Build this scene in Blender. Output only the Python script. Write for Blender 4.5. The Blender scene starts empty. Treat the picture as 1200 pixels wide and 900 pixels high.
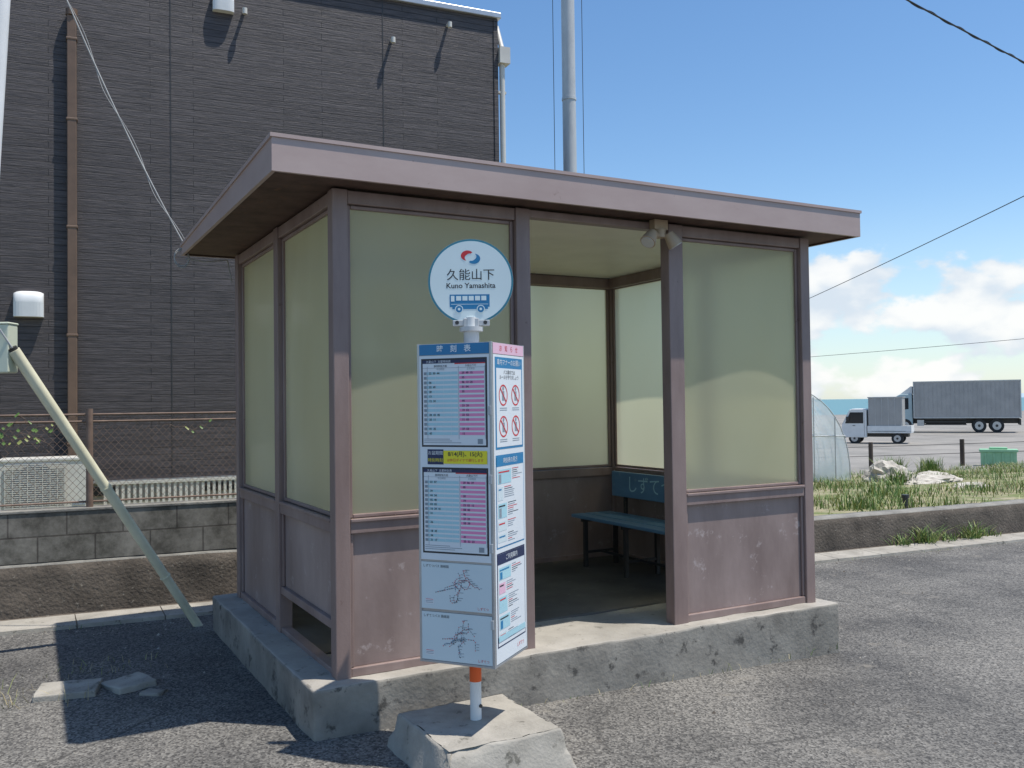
import bpy, bmesh, math, random
from mathutils import Vector, Matrix, noise
random.seed(7)
R=math.radians
scene=bpy.context.scene
scene.view_settings.view_transform='Standard'; scene.view_settings.look='None'; scene.view_settings.exposure=0

# ---------------------------------------------------------------- materials
def new_mat(name):
    m=bpy.data.materials.new(name); m.use_nodes=True
    nt=m.node_tree; b=nt.nodes['Principled BSDF']; return m,nt,b
def N(nt,t,**kw):
    n=nt.nodes.new(t)
    for k,v in kw.items():
        if k in ('noise_dimensions','operation','blend_type','data_type','feature','distance','interpolation_type'): setattr(n,k,v)
        else: n.inputs[k].default_value=v
    return n
def ramp(nt,src,p0,p1,c0=(0,0,0,1),c1=(1,1,1,1)):
    r=nt.nodes.new('ShaderNodeValToRGB'); e=r.color_ramp.elements
    e[0].position=p0; e[1].position=p1; e[0].color=c0; e[1].color=c1
    nt.links.new(src,r.inputs[0]); return r
def coords(nt,scale=(1,1,1)):
    tc=nt.nodes.new('ShaderNodeTexCoord'); mp=nt.nodes.new('ShaderNodeMapping')
    mp.inputs['Scale'].default_value=scale
    nt.links.new(tc.outputs['Object'],mp.inputs[0]); return mp.outputs[0]
def mix(nt,fac,a,b,bt='MIX'):
    m=nt.nodes.new('ShaderNodeMix'); m.data_type='RGBA'; m.blend_type=bt
    if isinstance(fac,(int,float)): m.inputs[0].default_value=fac
    else: nt.links.new(fac,m.inputs[0])
    for i,c in ((6,a),(7,b)):
        if isinstance(c,tuple): m.inputs[i].default_value=c if len(c)==4 else (*c,1)
        else: nt.links.new(c,m.inputs[i])
    return m.outputs[2]
def pm(name,c,c2=None,scale=6,rough=.6,metal=0,bump=0,bscale=60,stretch=(1,1,1),spot=None,detail=3):
    m,nt,b=new_mat(name); b.inputs['Roughness'].default_value=rough; b.inputs['Metallic'].default_value=metal
    if c2 is None: c2=tuple(x*.8 for x in c)
    v=coords(nt,stretch)
    n=N(nt,'ShaderNodeTexNoise',Scale=scale,Detail=detail,Roughness=.62); nt.links.new(v,n.inputs['Vector'])
    r=ramp(nt,n.outputs[0],.32,.68)
    col=mix(nt,r.outputs[0],c,c2)
    if spot:
        n3=N(nt,'ShaderNodeTexNoise',Scale=spot[1],Detail=5.0,Roughness=.7); nt.links.new(coords(nt),n3.inputs['Vector'])
        r3=ramp(nt,n3.outputs[0],spot[2],spot[2]+.08); col=mix(nt,r3.outputs[0],col,spot[0])
    nt.links.new(col,b.inputs['Base Color'])
    if bump:
        n2=N(nt,'ShaderNodeTexNoise',Scale=bscale,Detail=3.0); nt.links.new(coords(nt),n2.inputs['Vector'])
        bp=N(nt,'ShaderNodeBump',Strength=bump,Distance=.01); nt.links.new(n2.outputs[0],bp.inputs['Height']); nt.links.new(bp.outputs[0],b.inputs['Normal'])
    return m
M={}
M['frame']=pm('frame_paint',(.205,.142,.126),(.30,.222,.20),5,.48,stretch=(1,1,.25),bump=.08,bscale=90,spot=((.14,.08,.06),14,.65),detail=5)
M['panel']=pm('kick_panel_paint',(.21,.152,.136),(.37,.285,.26),2.2,.42,stretch=(1,1,.35),bump=.06,bscale=40,spot=((.42,.35,.33),7,.60),detail=5)
M['fascia']=pm('fascia_paint',(.385,.28,.248),(.47,.362,.325),3,.36,stretch=(.4,.4,1),bump=.03,bscale=30,spot=((.27,.18,.15),12,.66),detail=5)
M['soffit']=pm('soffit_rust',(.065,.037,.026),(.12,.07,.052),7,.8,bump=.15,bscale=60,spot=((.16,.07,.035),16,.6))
M['ceiling']=pm('ceiling_cream',(.86,.81,.66),(.78,.73,.58),3,.45)
M['conc']=pm('weathered_concrete',(.33,.305,.262),(.165,.152,.13),3.5,.9,bump=.35,bscale=45,spot=((.085,.078,.068),8,.57),detail=9)
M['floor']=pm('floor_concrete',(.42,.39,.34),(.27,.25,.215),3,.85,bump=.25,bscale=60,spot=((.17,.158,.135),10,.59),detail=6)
M['floor_shade']=pm('interior_floor_shade',(.12,.11,.097),(.065,.06,.052),2.5,.75,bump=.2,bscale=60,spot=((.17,.155,.135),8,.62))  # dark colour stands in for the shade on the shelter floor
M['conc_light']=pm('pale_concrete',(.42,.39,.335),(.27,.25,.212),5,.9,bump=.35,bscale=70,detail=8,spot=((.15,.14,.115),11,.59))
M['rough']=pm('rough_retaining_concrete',(.16,.132,.105),(.065,.054,.043),3,.95,bump=.9,bscale=38,spot=((.25,.225,.185),24,.6),detail=9)
M['wtop']=pm('retaining_top',(.30,.285,.25),(.19,.18,.16),5,.95,bump=.6,bscale=50)
M['rock']=pm('rock',(.60,.56,.48),(.36,.32,.27),6,.9,bump=.8,bscale=25)
M['alu']=pm('aluminium',(.52,.53,.54),(.44,.45,.46),5,.35,.6)
M['galv']=pm('galvanised_steel',(.54,.55,.55),(.45,.46,.46),8,.5,.1,stretch=(1,1,.3))
M['white']=pm('white_paint',(.78,.78,.76),(.7,.7,.68),4,.45)
M['paper']=pm('paper_white',(.76,.80,.82),(.72,.76,.79),3,.3)
M['signwhite']=pm('sign_face_white',(.78,.88,.87),(.74,.84,.83),3,.28)
M['cream']=pm('cream_guard',(.76,.73,.54),(.64,.61,.44),5,.5,spot=((.25,.2,.12),18,.68))
M['mint']=pm('mint_box',(.66,.69,.54),(.57,.61,.48),4,.5)
M['black']=pm('black_plastic',(.02,.02,.02),(.03,.03,.03),4,.5)
M['dark']=pm('dark_steel',(.03,.032,.035),(.05,.045,.04),8,.5)
M['cable']=pm('cable_black',(.02,.02,.022),(.03,.03,.03),4,.6)
M['cable_grey']=pm('cable_grey',(.4,.4,.38),(.3,.3,.29),4,.6)
M['bench']=pm('bench_blue',(.13,.27,.42),(.09,.20,.33),6,.4,stretch=(1,.3,1),spot=((.22,.34,.42),18,.62))
M['brown']=pm('brown_pipe',(.17,.105,.068),(.125,.078,.05),4,.5)
M['rustwire']=pm('old_wire',(.24,.165,.125),(.15,.10,.075),10,.7)
M['tan']=pm('tan_lamp_plastic',(.52,.39,.26),(.42,.31,.20),5,.5)
M['orange']=pm('orange_band',(.85,.13,.02),(.75,.11,.02),5,.5)
M['navy']=pm('navy_print',(.02,.03,.10),(.02,.03,.08),5,.5)
M['blue']=pm('blue_print',(.02,.22,.44),(.02,.19,.40),5,.4)
M['ring']=pm('teal_ring',(.03,.25,.33),(.03,.22,.3),5,.4)
M['cyan']=pm('cyan_print',(.42,.68,.74),(.39,.63,.71),5,.4)
M['pink']=pm('pink_print',(.82,.28,.50),(.78,.26,.47),5,.4)
M['lpink']=pm('light_pink_print',(.80,.50,.62),(.77,.48,.6),5,.4)
M['red']=pm('red_print',(.65,.03,.04),(.6,.03,.04),5,.4)
M['yellow']=pm('yellow_print',(.88,.76,.03),(.83,.72,.03),5,.4)
M['ink']=pm('ink',(.025,.025,.03),(.03,.03,.035),5,.5)
M['greyink']=pm('grey_ink',(.28,.32,.36),(.25,.29,.33),5,.5)
M['map']=pm('map_paper',(.66,.75,.77),(.61,.71,.74),3,.35)
M['acw']=pm('ac_casing',(.62,.60,.54),(.54,.52,.47),4,.5)
M['found']=pm('house_foundation',(.42,.40,.35),(.34,.32,.28),4,.9,bump=.2)
M['rubber']=pm('tyre',(.02,.02,.02),(.03,.03,.03),6,.8)
M['carglass']=pm('vehicle_glass',(.015,.02,.025),(.02,.025,.03),3,.08)
M['truckbox']=pm('truck_box_aluminium',(.40,.39,.375),(.33,.325,.315),1.5,.5,.1)
M['teal']=pm('pale_cab',(.40,.50,.52),(.36,.46,.48),3,.4)
M['greenbox']=pm('green_tank',(.30,.55,.33),(.25,.48,.28),5,.5)
M['wood']=pm('weathered_wood',(.10,.075,.055),(.06,.045,.035),8,.9,stretch=(1,1,.2))
M['g1']=pm('grass_green',(.12,.21,.04),(.075,.145,.026),1.5,.55)
M['g2']=pm('grass_yellow',(.30,.33,.10),(.21,.24,.07),1.5,.55)
M['g3']=pm('grass_straw',(.48,.41,.23),(.36,.30,.16),1.5,.6)
M['hill']=pm('distant_hill',(.36,.46,.54),(.33,.43,.51),.002,1)  # bluish distance haze is put into the hill colour

def glass():
    m,nt,b=new_mat('frosted_glazing')
    out=nt.nodes['Material Output']
    n=N(nt,'ShaderNodeTexNoise',Scale=.9,Detail=3.0,Distortion=.4); nt.links.new(coords(nt,(1,1,.45)),n.inputs['Vector'])
    r=ramp(nt,n.outputs[0],.3,.72)
    c=mix(nt,r.outputs[0],(.78,.75,.52),(.90,.89,.68))
    n2=N(nt,'ShaderNodeTexNoise',Scale=30.0,Detail=5.0,Roughness=.75); nt.links.new(coords(nt),n2.inputs['Vector'])
    r2=ramp(nt,n2.outputs[0],.70,.78); c=mix(nt,r2.outputs[0],c,(.55,.52,.38))
    b.inputs['Roughness'].default_value=.16; nt.links.new(c,b.inputs['Base Color'])
    n3=N(nt,'ShaderNodeTexNoise',Scale=5.0,Detail=2.0); nt.links.new(coords(nt,(1,1,.4)),n3.inputs['Vector'])
    bp=N(nt,'ShaderNodeBump',Strength=.2,Distance=.01); nt.links.new(n3.outputs[0],bp.inputs['Height']); nt.links.new(bp.outputs[0],b.inputs['Normal'])
    t=nt.nodes.new('ShaderNodeBsdfTranslucent'); nt.links.new(c,t.inputs[0])
    rf=nt.nodes.new('ShaderNodeBsdfRefraction'); rf.inputs['IOR'].default_value=1.12; rf.inputs['Roughness'].default_value=.62; nt.links.new(c,rf.inputs['Color'])
    m1=nt.nodes.new('ShaderNodeMixShader'); m1.inputs[0].default_value=.34; nt.links.new(t.outputs[0],m1.inputs[1]); nt.links.new(rf.outputs[0],m1.inputs[2])
    ms=nt.nodes.new('ShaderNodeMixShader'); ms.inputs[0].default_value=.72
    nt.links.new(b.outputs[0],ms.inputs[1]); nt.links.new(m1.outputs[0],ms.inputs[2]); nt.links.new(ms.outputs[0],out.inputs[0])
    return m
M['glass']=glass()
def film():
    m,nt,b=new_mat('greenhouse_film'); out=nt.nodes['Material Output']
    b.inputs['Base Color'].default_value=(.86,.89,.90,1); b.inputs['Roughness'].default_value=.22
    t=nt.nodes.new('ShaderNodeBsdfTransparent'); tr=nt.nodes.new('ShaderNodeBsdfTranslucent'); tr.inputs[0].default_value=(.85,.9,.9,1)
    ms0=nt.nodes.new('ShaderNodeMixShader'); ms0.inputs[0].default_value=.45; nt.links.new(b.outputs[0],ms0.inputs[1]); nt.links.new(tr.outputs[0],ms0.inputs[2])
    ms=nt.nodes.new('ShaderNodeMixShader')
    n=N(nt,'ShaderNodeTexNoise',Scale=2.0,Detail=4.0); nt.links.new(coords(nt),n.inputs['Vector'])
    r=ramp(nt,n.outputs[0],.35,.65,(.35,.35,.35,1),(.75,.75,.75,1))
    nt.links.new(r.outputs[0],ms.inputs[0]); nt.links.new(t.outputs[0],ms.inputs[1]); nt.links.new(ms0.outputs[0],ms.inputs[2]); nt.links.new(ms.outputs[0],out.inputs[0])
    return m
M['film']=film()
def asphalt():
    m,nt,b=new_mat('asphalt'); b.inputs['Roughness'].default_value=.9
    v=coords(nt)
    vo=N(nt,'ShaderNodeTexVoronoi',Scale=95.0); nt.links.new(v,vo.inputs['Vector'])
    r1=ramp(nt,vo.outputs['Color'],.2,.9,(.052,.050,.048,1),(.225,.216,.20,1))
    n1=N(nt,'ShaderNodeTexNoise',Scale=.7,Detail=7.0,Roughness=.65); nt.links.new(v,n1.inputs['Vector'])
    r2=ramp(nt,n1.outputs[0],.38,.62,(.62,.615,.61,1),(1.26,1.24,1.19,1))
    c=mix(nt,1.0,r1.outputs[0],r2.outputs[0],'MULTIPLY')
    n2=N(nt,'ShaderNodeTexNoise',Scale=30.0,Detail=3.0,Roughness=.7); nt.links.new(v,n2.inputs['Vector'])
    r3=ramp(nt,n2.outputs[0],.63,.72); c=mix(nt,r3.outputs[0],c,(.28,.27,.245))
    n6=N(nt,'ShaderNodeTexNoise',Scale=2.6,Detail=8.0,Roughness=.72); nt.links.new(v,n6.inputs['Vector'])
    r6=ramp(nt,n6.outputs[0],.60,.70,(0,0,0,1),(.6,.6,.6,1)); c=mix(nt,r6.outputs[0],c,(.26,.235,.195))
    r7=ramp(nt,n6.outputs[0],.32,.43,(.65,.65,.65,1),(0,0,0,1)); c=mix(nt,r7.outputs[0],c,(.052,.050,.047))
    nd=N(nt,'ShaderNodeTexNoise',Scale=5,Detail=4.0); nt.links.new(v,nd.inputs['Vector'])
    ad=mix(nt,.09,v,nd.outputs['Color'])
    vc=N(nt,'ShaderNodeTexVoronoi',Scale=.55,feature='DISTANCE_TO_EDGE'); nt.links.new(ad,vc.inputs['Vector'])
    r4=ramp(nt,vc.outputs['Distance'],.0015,.005,(.75,.75,.75,1),(0,0,0,1))
    r5=ramp(nt,n1.outputs[0],.46,.56)
    mm=N(nt,'ShaderNodeMath',operation='MULTIPLY'); nt.links.new(r4.outputs[0],mm.inputs[0]); nt.links.new(r5.outputs[0],mm.inputs[1])
    c=mix(nt,mm.outputs[0],c,(.045,.042,.038))
    nt.links.new(c,b.inputs['Base Color'])
    bp=N(nt,'ShaderNodeBump',Strength=.6,Distance=.006); nt.links.new(vo.outputs['Distance'],bp.inputs['Height'])
    nt.links.new(bp.outputs[0],b.inputs['Normal']); return m
M['asphalt']=asphalt()
def siding():
    m,nt,b=new_mat('dark_siding'); b.inputs['Roughness'].default_value=.55
    tc=nt.nodes.new('ShaderNodeTexCoord'); sp=nt.nodes.new('ShaderNodeSeparateXYZ'); nt.links.new(tc.outputs['Object'],sp.inputs[0])
    cb=nt.nodes.new('ShaderNodeCombineXYZ'); nt.links.new(sp.outputs[0],cb.inputs[0]); nt.links.new(sp.outputs[2],cb.inputs[1])
    br=N(nt,'ShaderNodeTexBrick',Scale=1.0); nt.links.new(cb.outputs[0],br.inputs['Vector'])
    br.inputs['Brick Width'].default_value=1.517; br.inputs['Row Height'].default_value=.076; br.inputs['Mortar Size'].default_value=.0035
    br.inputs['Mortar Smooth'].default_value=.3
    br.offset=.31; br.offset_frequency=2
    br.inputs['Color1'].default_value=(.058,.050,.051,1); br.inputs['Color2'].default_value=(.078,.068,.069,1); br.inputs['Mortar'].default_value=(.014,.012,.012,1)
    n=N(nt,'ShaderNodeTexNoise',Scale=5.0,Detail=6.0,Roughness=.75)
    mp=nt.nodes.new('ShaderNodeMapping'); mp.inputs['Scale'].default_value=(.7,1,12); nt.links.new(tc.outputs['Object'],mp.inputs[0]); nt.links.new(mp.outputs[0],n.inputs['Vector'])
    r=ramp(nt,n.outputs[0],.36,.66,(.5,.5,.5,1),(1.5,1.46,1.43,1))
    c=mix(nt,1.0,br.outputs[0],r.outputs[0],'MULTIPLY'); nt.links.new(c,b.inputs['Base Color'])
    bp=N(nt,'ShaderNodeBump',Strength=.7,Distance=.015); 
    inv=N(nt,'ShaderNodeMath',operation='SUBTRACT'); inv.inputs[0].default_value=1; nt.links.new(br.outputs['Fac'],inv.inputs[1])
    a=N(nt,'ShaderNodeMath',operation='MULTIPLY_ADD'); nt.links.new(n.outputs[0],a.inputs[0]); a.inputs[1].default_value=.8; nt.links.new(inv.outputs[0],a.inputs[2])
    nt.links.new(a.outputs[0],bp.inputs['Height']); nt.links.new(bp.outputs[0],b.inputs['Normal']); return m
M['siding']=siding()
def blockm():
    m,nt,b=new_mat('concrete_blocks'); b.inputs['Roughness'].default_value=.95
    tc=nt.nodes.new('ShaderNodeTexCoord'); sp=nt.nodes.new('ShaderNodeSeparateXYZ'); nt.links.new(tc.outputs['Object'],sp.inputs[0])
    cb=nt.nodes.new('ShaderNodeCombineXYZ'); nt.links.new(sp.outputs[0],cb.inputs[0])
    zz=N(nt,'ShaderNodeMath',operation='SUBTRACT'); nt.links.new(sp.outputs[2],zz.inputs[0]); zz.inputs[1].default_value=.025; nt.links.new(zz.outputs[0],cb.inputs[1])
    br=N(nt,'ShaderNodeTexBrick',Scale=1.0); nt.links.new(cb.outputs[0],br.inputs['Vector'])
    br.inputs['Brick Width'].default_value=.40; br.inputs['Row Height'].default_value=.2; br.inputs['Mortar Size'].default_value=.006
    br.inputs['Color1'].default_value=(.19,.18,.16,1); br.inputs['Color2'].default_value=(.24,.23,.205,1); br.inputs['Mortar'].default_value=(.11,.10,.09,1)
    n=N(nt,'ShaderNodeTexNoise',Scale=4.0,Detail=8.0,Roughness=.75); nt.links.new(tc.outputs['Object'],n.inputs['Vector'])
    r=ramp(nt,n.outputs[0],.38,.62,(.42,.41,.38,1),(1.2,1.18,1.14,1))
    c=mix(nt,1.0,br.outputs[0],r.outputs[0],'MULTIPLY'); nt.links.new(c,b.inputs['Base Color'])
    bp=N(nt,'ShaderNodeBump',Strength=.6,Distance=.01); nt.links.new(br.outputs['Fac'],bp.inputs['Height']); bp.invert=True
    nt.links.new(bp.outputs[0],b.inputs['Normal']); return m
M['blocks']=blockm()
def fieldm():
    m,nt,b=new_mat('field_ground'); b.inputs['Roughness'].default_value=.95
    tc=nt.nodes.new('ShaderNodeTexCoord'); sp=nt.nodes.new('ShaderNodeSeparateXYZ'); nt.links.new(tc.outputs['Object'],sp.inputs[0])
    n=N(nt,'ShaderNodeTexNoise',Scale=.35,Detail=5.0); nt.links.new(tc.outputs['Object'],n.inputs['Vector'])
    a=N(nt,'ShaderNodeMath',operation='MULTIPLY_ADD'); nt.links.new(n.outputs[0],a.inputs[0]); a.inputs[1].default_value=7; nt.links.new(sp.outputs[1],a.inputs[2])
    mr=nt.nodes.new('ShaderNodeMapRange'); nt.links.new(a.outputs[0],mr.inputs[0]); mr.inputs[1].default_value=13.2; mr.inputs[2].default_value=14.6
    n2=N(nt,'ShaderNodeTexNoise',Scale=1.6,Detail=7.0,Roughness=.75); nt.links.new(tc.outputs['Object'],n2.inputs['Vector'])
    g=ramp(nt,n2.outputs[0],.42,.60,(.14,.17,.05,1),(.36,.31,.20,1))
    n4=N(nt,'ShaderNodeTexNoise',Scale=.25,Detail=7.0,Roughness=.75); nt.links.new(tc.outputs['Object'],n4.inputs['Vector'])
    gr=ramp(nt,n4.outputs[0],.35,.65,(.19,.18,.16,1),(.33,.305,.27,1))
    c=mix(nt,mr.outputs[0],g.outputs[0],gr.outputs[0]); nt.links.new(c,b.inputs['Base Color'])
    bp=N(nt,'ShaderNodeBump',Strength=.6,Distance=.05); nt.links.new(n2.outputs[0],bp.inputs['Height']); nt.links.new(bp.outputs[0],b.inputs['Normal']); return m
M['field']=fieldm()
def seam():
    m,nt,b=new_mat('sea_water'); b.inputs['Base Color'].default_value=(.13,.26,.29,1); b.inputs['Roughness'].default_value=.6; b.inputs['Specular IOR Level'].default_value=.25  # base colour paled to carry haze over the water
    n=N(nt,'ShaderNodeTexNoise',Scale=.08,Detail=4.0); nt.links.new(coords(nt),n.inputs['Vector'])
    bp=N(nt,'ShaderNodeBump',Strength=.5,Distance=1.0); nt.links.new(n.outputs[0],bp.inputs['Height']); nt.links.new(bp.outputs[0],b.inputs['Normal']); return m
M['sea']=seam()

# ---------------------------------------------------------------- mesh builder
class MB:
    def __init__(s,name): s.n=name; s.v=[]; s.f=[]; s.mi=[]; s.sm=[]; s.mats=[]
    def mid(s,k):
        if k not in s.mats: s.mats.append(k)
        return s.mats.index(k)
    def face(s,pts,k,smooth=False):
        i=len(s.v); s.v+= [tuple(p) for p in pts]; s.f.append(tuple(range(i,i+len(pts)))); s.mi.append(s.mid(k)); s.sm.append(smooth)
    def raw(s,vs,fs,k,smooth=False):
        i=len(s.v); s.v+=[tuple(p) for p in vs]; m=s.mid(k)
        for f in fs: s.f.append(tuple(i+j for j in f)); s.mi.append(m); s.sm.append(smooth)
    def box(s,a,b,k,T=None):
        x0,x1=sorted((a[0],b[0])); y0,y1=sorted((a[1],b[1])); z0,z1=sorted((a[2],b[2]))
        vs=[(x0,y0,z0),(x1,y0,z0),(x1,y1,z0),(x0,y1,z0),(x0,y0,z1),(x1,y0,z1),(x1,y1,z1),(x0,y1,z1)]
        if T: vs=[tuple(T(Vector(p))) for p in vs]
        s.raw(vs,[(0,3,2,1),(4,5,6,7),(0,1,5,4),(1,2,6,5),(2,3,7,6),(3,0,4,7)],k)
    def cyl(s,p0,p1,r0,k,r1=None,n=14,smooth=True,caps=True):
        p0=Vector(p0); p1=Vector(p1); r1=r0 if r1 is None else r1
        d=(p1-p0).normalized(); a=d.orthogonal().normalized(); b=d.cross(a)
        vs=[]
        for p,r in ((p0,r0),(p1,r1)):
            for i in range(n):
                t=2*math.pi*i/n; vs.append(p+a*math.cos(t)*r+b*math.sin(t)*r)
        s.raw(vs,[(i,(i+1)%n,n+(i+1)%n,n+i) for i in range(n)],k,smooth)
        if caps: 
            s.face([vs[i] for i in reversed(range(n))],k); s.face([vs[n+i] for i in range(n)],k)
    def tube(s,pts,r,k,n=6):
        for a,b in zip(pts[:-1],pts[1:]): s.cyl(a,b,r,k,n=n,caps=False)
    def prism(s,prof,y0,y1,k):
        n=len(prof); vs=[(p[0],y0,p[1]) for p in prof]+[(p[0],y1,p[1]) for p in prof]
        s.raw(vs,[tuple(range(n)),tuple(reversed(range(n,2*n)))]+[(i,n+i,n+(i+1)%n,(i+1)%n) for i in range(n)],k)
    def build(s,parent=None,bevel=0,loc=None,rot=0,recalc=True,merge=0):
        me=bpy.data.meshes.new(s.n); me.from_pydata(s.v,[],s.f)
        for k in s.mats: me.materials.append(M[k])
        me.polygons.foreach_set('material_index',s.mi); me.polygons.foreach_set('use_smooth',s.sm)
        if recalc or merge:
            bm=bmesh.new(); bm.from_mesh(me)
            if merge: bmesh.ops.remove_doubles(bm,verts=bm.verts,dist=merge)
            if recalc: bmesh.ops.recalc_face_normals(bm,faces=bm.faces)
            bm.to_mesh(me); bm.free()
        o=bpy.data.objects.new(s.n,me); scene.collection.objects.link(o)
        if loc: o.location=loc
        o.rotation_euler=(0,0,rot)
        if bevel:
            b=o.modifiers.new('bev','BEVEL'); b.width=bevel; b.segments=2; b.limit_method='ANGLE'; b.angle_limit=R(50)
        if parent: attach(o,parent)
        return o
def empty(name,loc=(0,0,0),rot=0):
    e=bpy.data.objects.new(name,None); e.location=loc; e.rotation_euler=(0,0,rot); e.empty_display_size=.2
    scene.collection.objects.link(e); return e
def attach(o,p,keep=True):
    o.parent=p
    if keep:
        m=Matrix.Translation(p.location)@p.rotation_euler.to_matrix().to_4x4(); o.matrix_parent_inverse=m.inverted()
def rough_box(name,a,b,step,amp,k,taper=0,parent=None,freq=6,rot=0,topk=None,bev=.018,chips=0):
    a=Vector(a); b=Vector(b); c=(a+b)/2; s=b-a
    bm=bmesh.new(); bmesh.ops.create_cube(bm,size=1)
    for v in bm.verts:
        t=1-taper*(v.co.z+.5); v.co=Vector((v.co.x*s.x*t,v.co.y*s.y*t,v.co.z*s.z))
    for ax in range(3):
        n=int(s[ax]/step)
        for i in range(1,n+1):
            co=Vector((0,0,0)); co[ax]=-s[ax]/2+i*s[ax]/(n+1); no=Vector((0,0,0)); no[ax]=1
            bmesh.ops.bisect_plane(bm,geom=list(bm.verts)+list(bm.edges)+list(bm.faces),plane_co=co,plane_no=no)
    sharp=[e for e in bm.edges if len(e.link_faces)==2 and e.calc_face_angle()>R(30)]
    ev=set(v for e in sharp for v in e.verts)
    if chips:
        for v in ev:
            if noise.noise(v.co*9+Vector((chips,0,0)))>.18: v.co*=.975 if len([e for e in v.link_edges])>3 else .95
    bmesh.ops.bevel(bm,geom=sharp,offset=bev,segments=2,affect='EDGES',profile=.6)
    bm.normal_update()
    sd=random.random()*50
    for v in bm.verts:
        q=(v.co+c)*freq+Vector((sd,0,0))
        d=Vector((noise.noise(q),noise.noise(q+Vector((9,3,1))),noise.noise(q+Vector((1,17,5)))))
        d2=Vector((noise.noise(q*4),noise.noise(q*4+Vector((9,3,1))),noise.noise(q*4+Vector((1,17,5)))))
        v.co+=(d+d2*.4)*amp
    bm.normal_update()
    me=bpy.data.meshes.new(name)
    for f in bm.faces:
        f.smooth=True
        if topk and f.normal.z>.9: f.material_index=1
    bm.to_mesh(me); bm.free()
    me.materials.append(M[k]); 
    if topk: me.materials.append(M[topk])
    o=bpy.data.objects.new(name,me); o.location=c; o.rotation_euler=(0,0,rot); scene.collection.objects.link(o)
    wn=o.modifiers.new('wn','WEIGHTED_NORMAL'); wn.weight=100; wn.mode='FACE_AREA'
    if parent: attach(o,parent)
    return o
def text(body,size,org,u,n,k,parent,align='CENTER',name='lettering',sx=1,spacing=1,bold=0):
    cu=bpy.data.curves.new(name,'FONT'); cu.body=body; cu.size=size; cu.align_x=align; cu.align_y='CENTER'; cu.space_line=spacing; cu.offset=bold
    cu.resolution_u=3
    cu.materials.append(M[k]); o=bpy.data.objects.new(name,cu); scene.collection.objects.link(o)
    u=Vector(u).normalized(); n=Vector(n).normalized(); w=n.cross(u)
    m=Matrix((u,w,n)).transposed().to_4x4(); m.translation=Vector(org)
    o.matrix_world=m@Matrix.Diagonal((sx,1,1,1))
    if parent: attach(o,parent)
    return o

# ---------------------------------------------------------------- frames
KO=(-1.485,3.008); KA=R(-4.96); kc,ks=math.cos(KA),math.sin(KA)
def K(u,v): return (KO[0]+u*kc-v*ks, KO[1]+u*ks+v*kc)
def toK(x,y):
    dx,dy=x-KO[0],y-KO[1]; return (dx*kc+dy*ks,-dx*ks+dy*kc)
def g(x): 
    return -.026*min(max(x,0),4.2)
def sst(a,b,x):
    t=min(max((x-a)/(b-a),0),1); return t*t*(3-2*t)
def fz(u,v):
    f=.2-.9*sst(0,17,v)+.03*noise.noise(Vector((u*.6,v*.6,0)))
    yard=.38; w=sst(4.5,9,u)
    z=yard*(1-w)+f*w
    if v>95: z=-4.5
    return z
def yk(x): return KO[1]+(x-KO[0])*math.tan(KA)

mb=MB('asphalt_ground')
xs=[-120,-60,-20,-10,-5,-2]+[i*.5 for i in range(0,10)]+[6,10,20,40,80,160]
ys=[-150,-60,-20,-8,-4,-2,0,1,None]
def gy_(x,y): 
    t=yk(x)+.5
    return t if y is None else min(y,t-1.2+.1*y/10)
grid=[[ (x,gy_(x,y),g(x)) for y in ys] for x in xs]
for i in range(len(xs)-1):
    for j in range(len(ys)-1):
        mb.face([grid[i][j],grid[i+1][j],grid[i+1][j+1],grid[i][j+1]],'asphalt')
mb.build(recalc=False)

mb=MB('concrete_kerb')
xs=[-40,-20,-8]+[-4+.6*i for i in range(0,40)]+[25,40,80]
for a,b in zip(xs[:-1],xs[1:]):
    def sec(x):
        y=yk(x); z=g(x); return [(x,y,z-.05),(x,y+.008,z+.028),(x,y+.30,z+.045),(x,y+.30,z-.05)]
    A=sec(a+.004); B=sec(b-.004)
    for i in range(3): mb.face([A[i],B[i],B[i+1],A[i+1]],'conc_light')
    mb.face(A,'conc_light'); mb.face(list(reversed(B)),'conc_light')
mb.build()
mb=MB('retaining_wall')
xs=[-40]+[-8+.12*i for i in range(0,200)]+[20,30,60,90]
def wsec(x):
    y=yk(x)+.42; z=.43+1.35*g(x); o=.012*noise.noise(Vector((x*3,0,0)))+.006*noise.noise(Vector((x*11,2,0)))
    rows=[]
    for t in (0,.2,.35,.5,.65,.8,.96):
        rows.append((x,y+t*.03+.014*noise.noise(Vector((x*5,t*4,3)))+.008*noise.noise(Vector((x*14,t*11,3))),-.15+(z+.15)*t))
    rows+=[(x,y+.05+o,z+o),(x,y+.14,z+.004),(x,y+.24+o,z+o*.5),(x,y+.25,-.3)]
    return rows
S=[wsec(x) for x in xs]
for A,B in zip(S[:-1],S[1:]):
    for i in range(10): mb.face([A[i],B[i],B[i+1],A[i+1]],'rough' if i<6 else 'wtop',True)
mb.build(merge=.0005,recalc=False)
mb=MB('soil_strip')
for a,b in zip(xs[:-1],xs[1:]):
    mb.face([(a,yk(a)+.295,g(a)+.012),(b,yk(b)+.295,g(b)+.012),(b,yk(b)+.46,g(b)+.03),(a,yk(a)+.46,g(a)+.03)],'rough')
mb.build(recalc=False)
mb=MB('field_ground')
us=[-80,-40,-15,-5,0]+[i*1.5+1.5 for i in range(0,30)]+[60,80,120,200,320]
vs=[.6,1.2,2,3,4,5,6.5,8,10,12,14,17,20,25,32,45,60,80,95,99]
G=[[(u,v,fz(u,v)) for v in vs] for u in us]
for i in range(len(us)-1):
    for j in range(len(vs)-1): mb.face([G[i][j],G[i+1][j],G[i+1][j+1],G[i][j+1]],'field',True)
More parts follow.
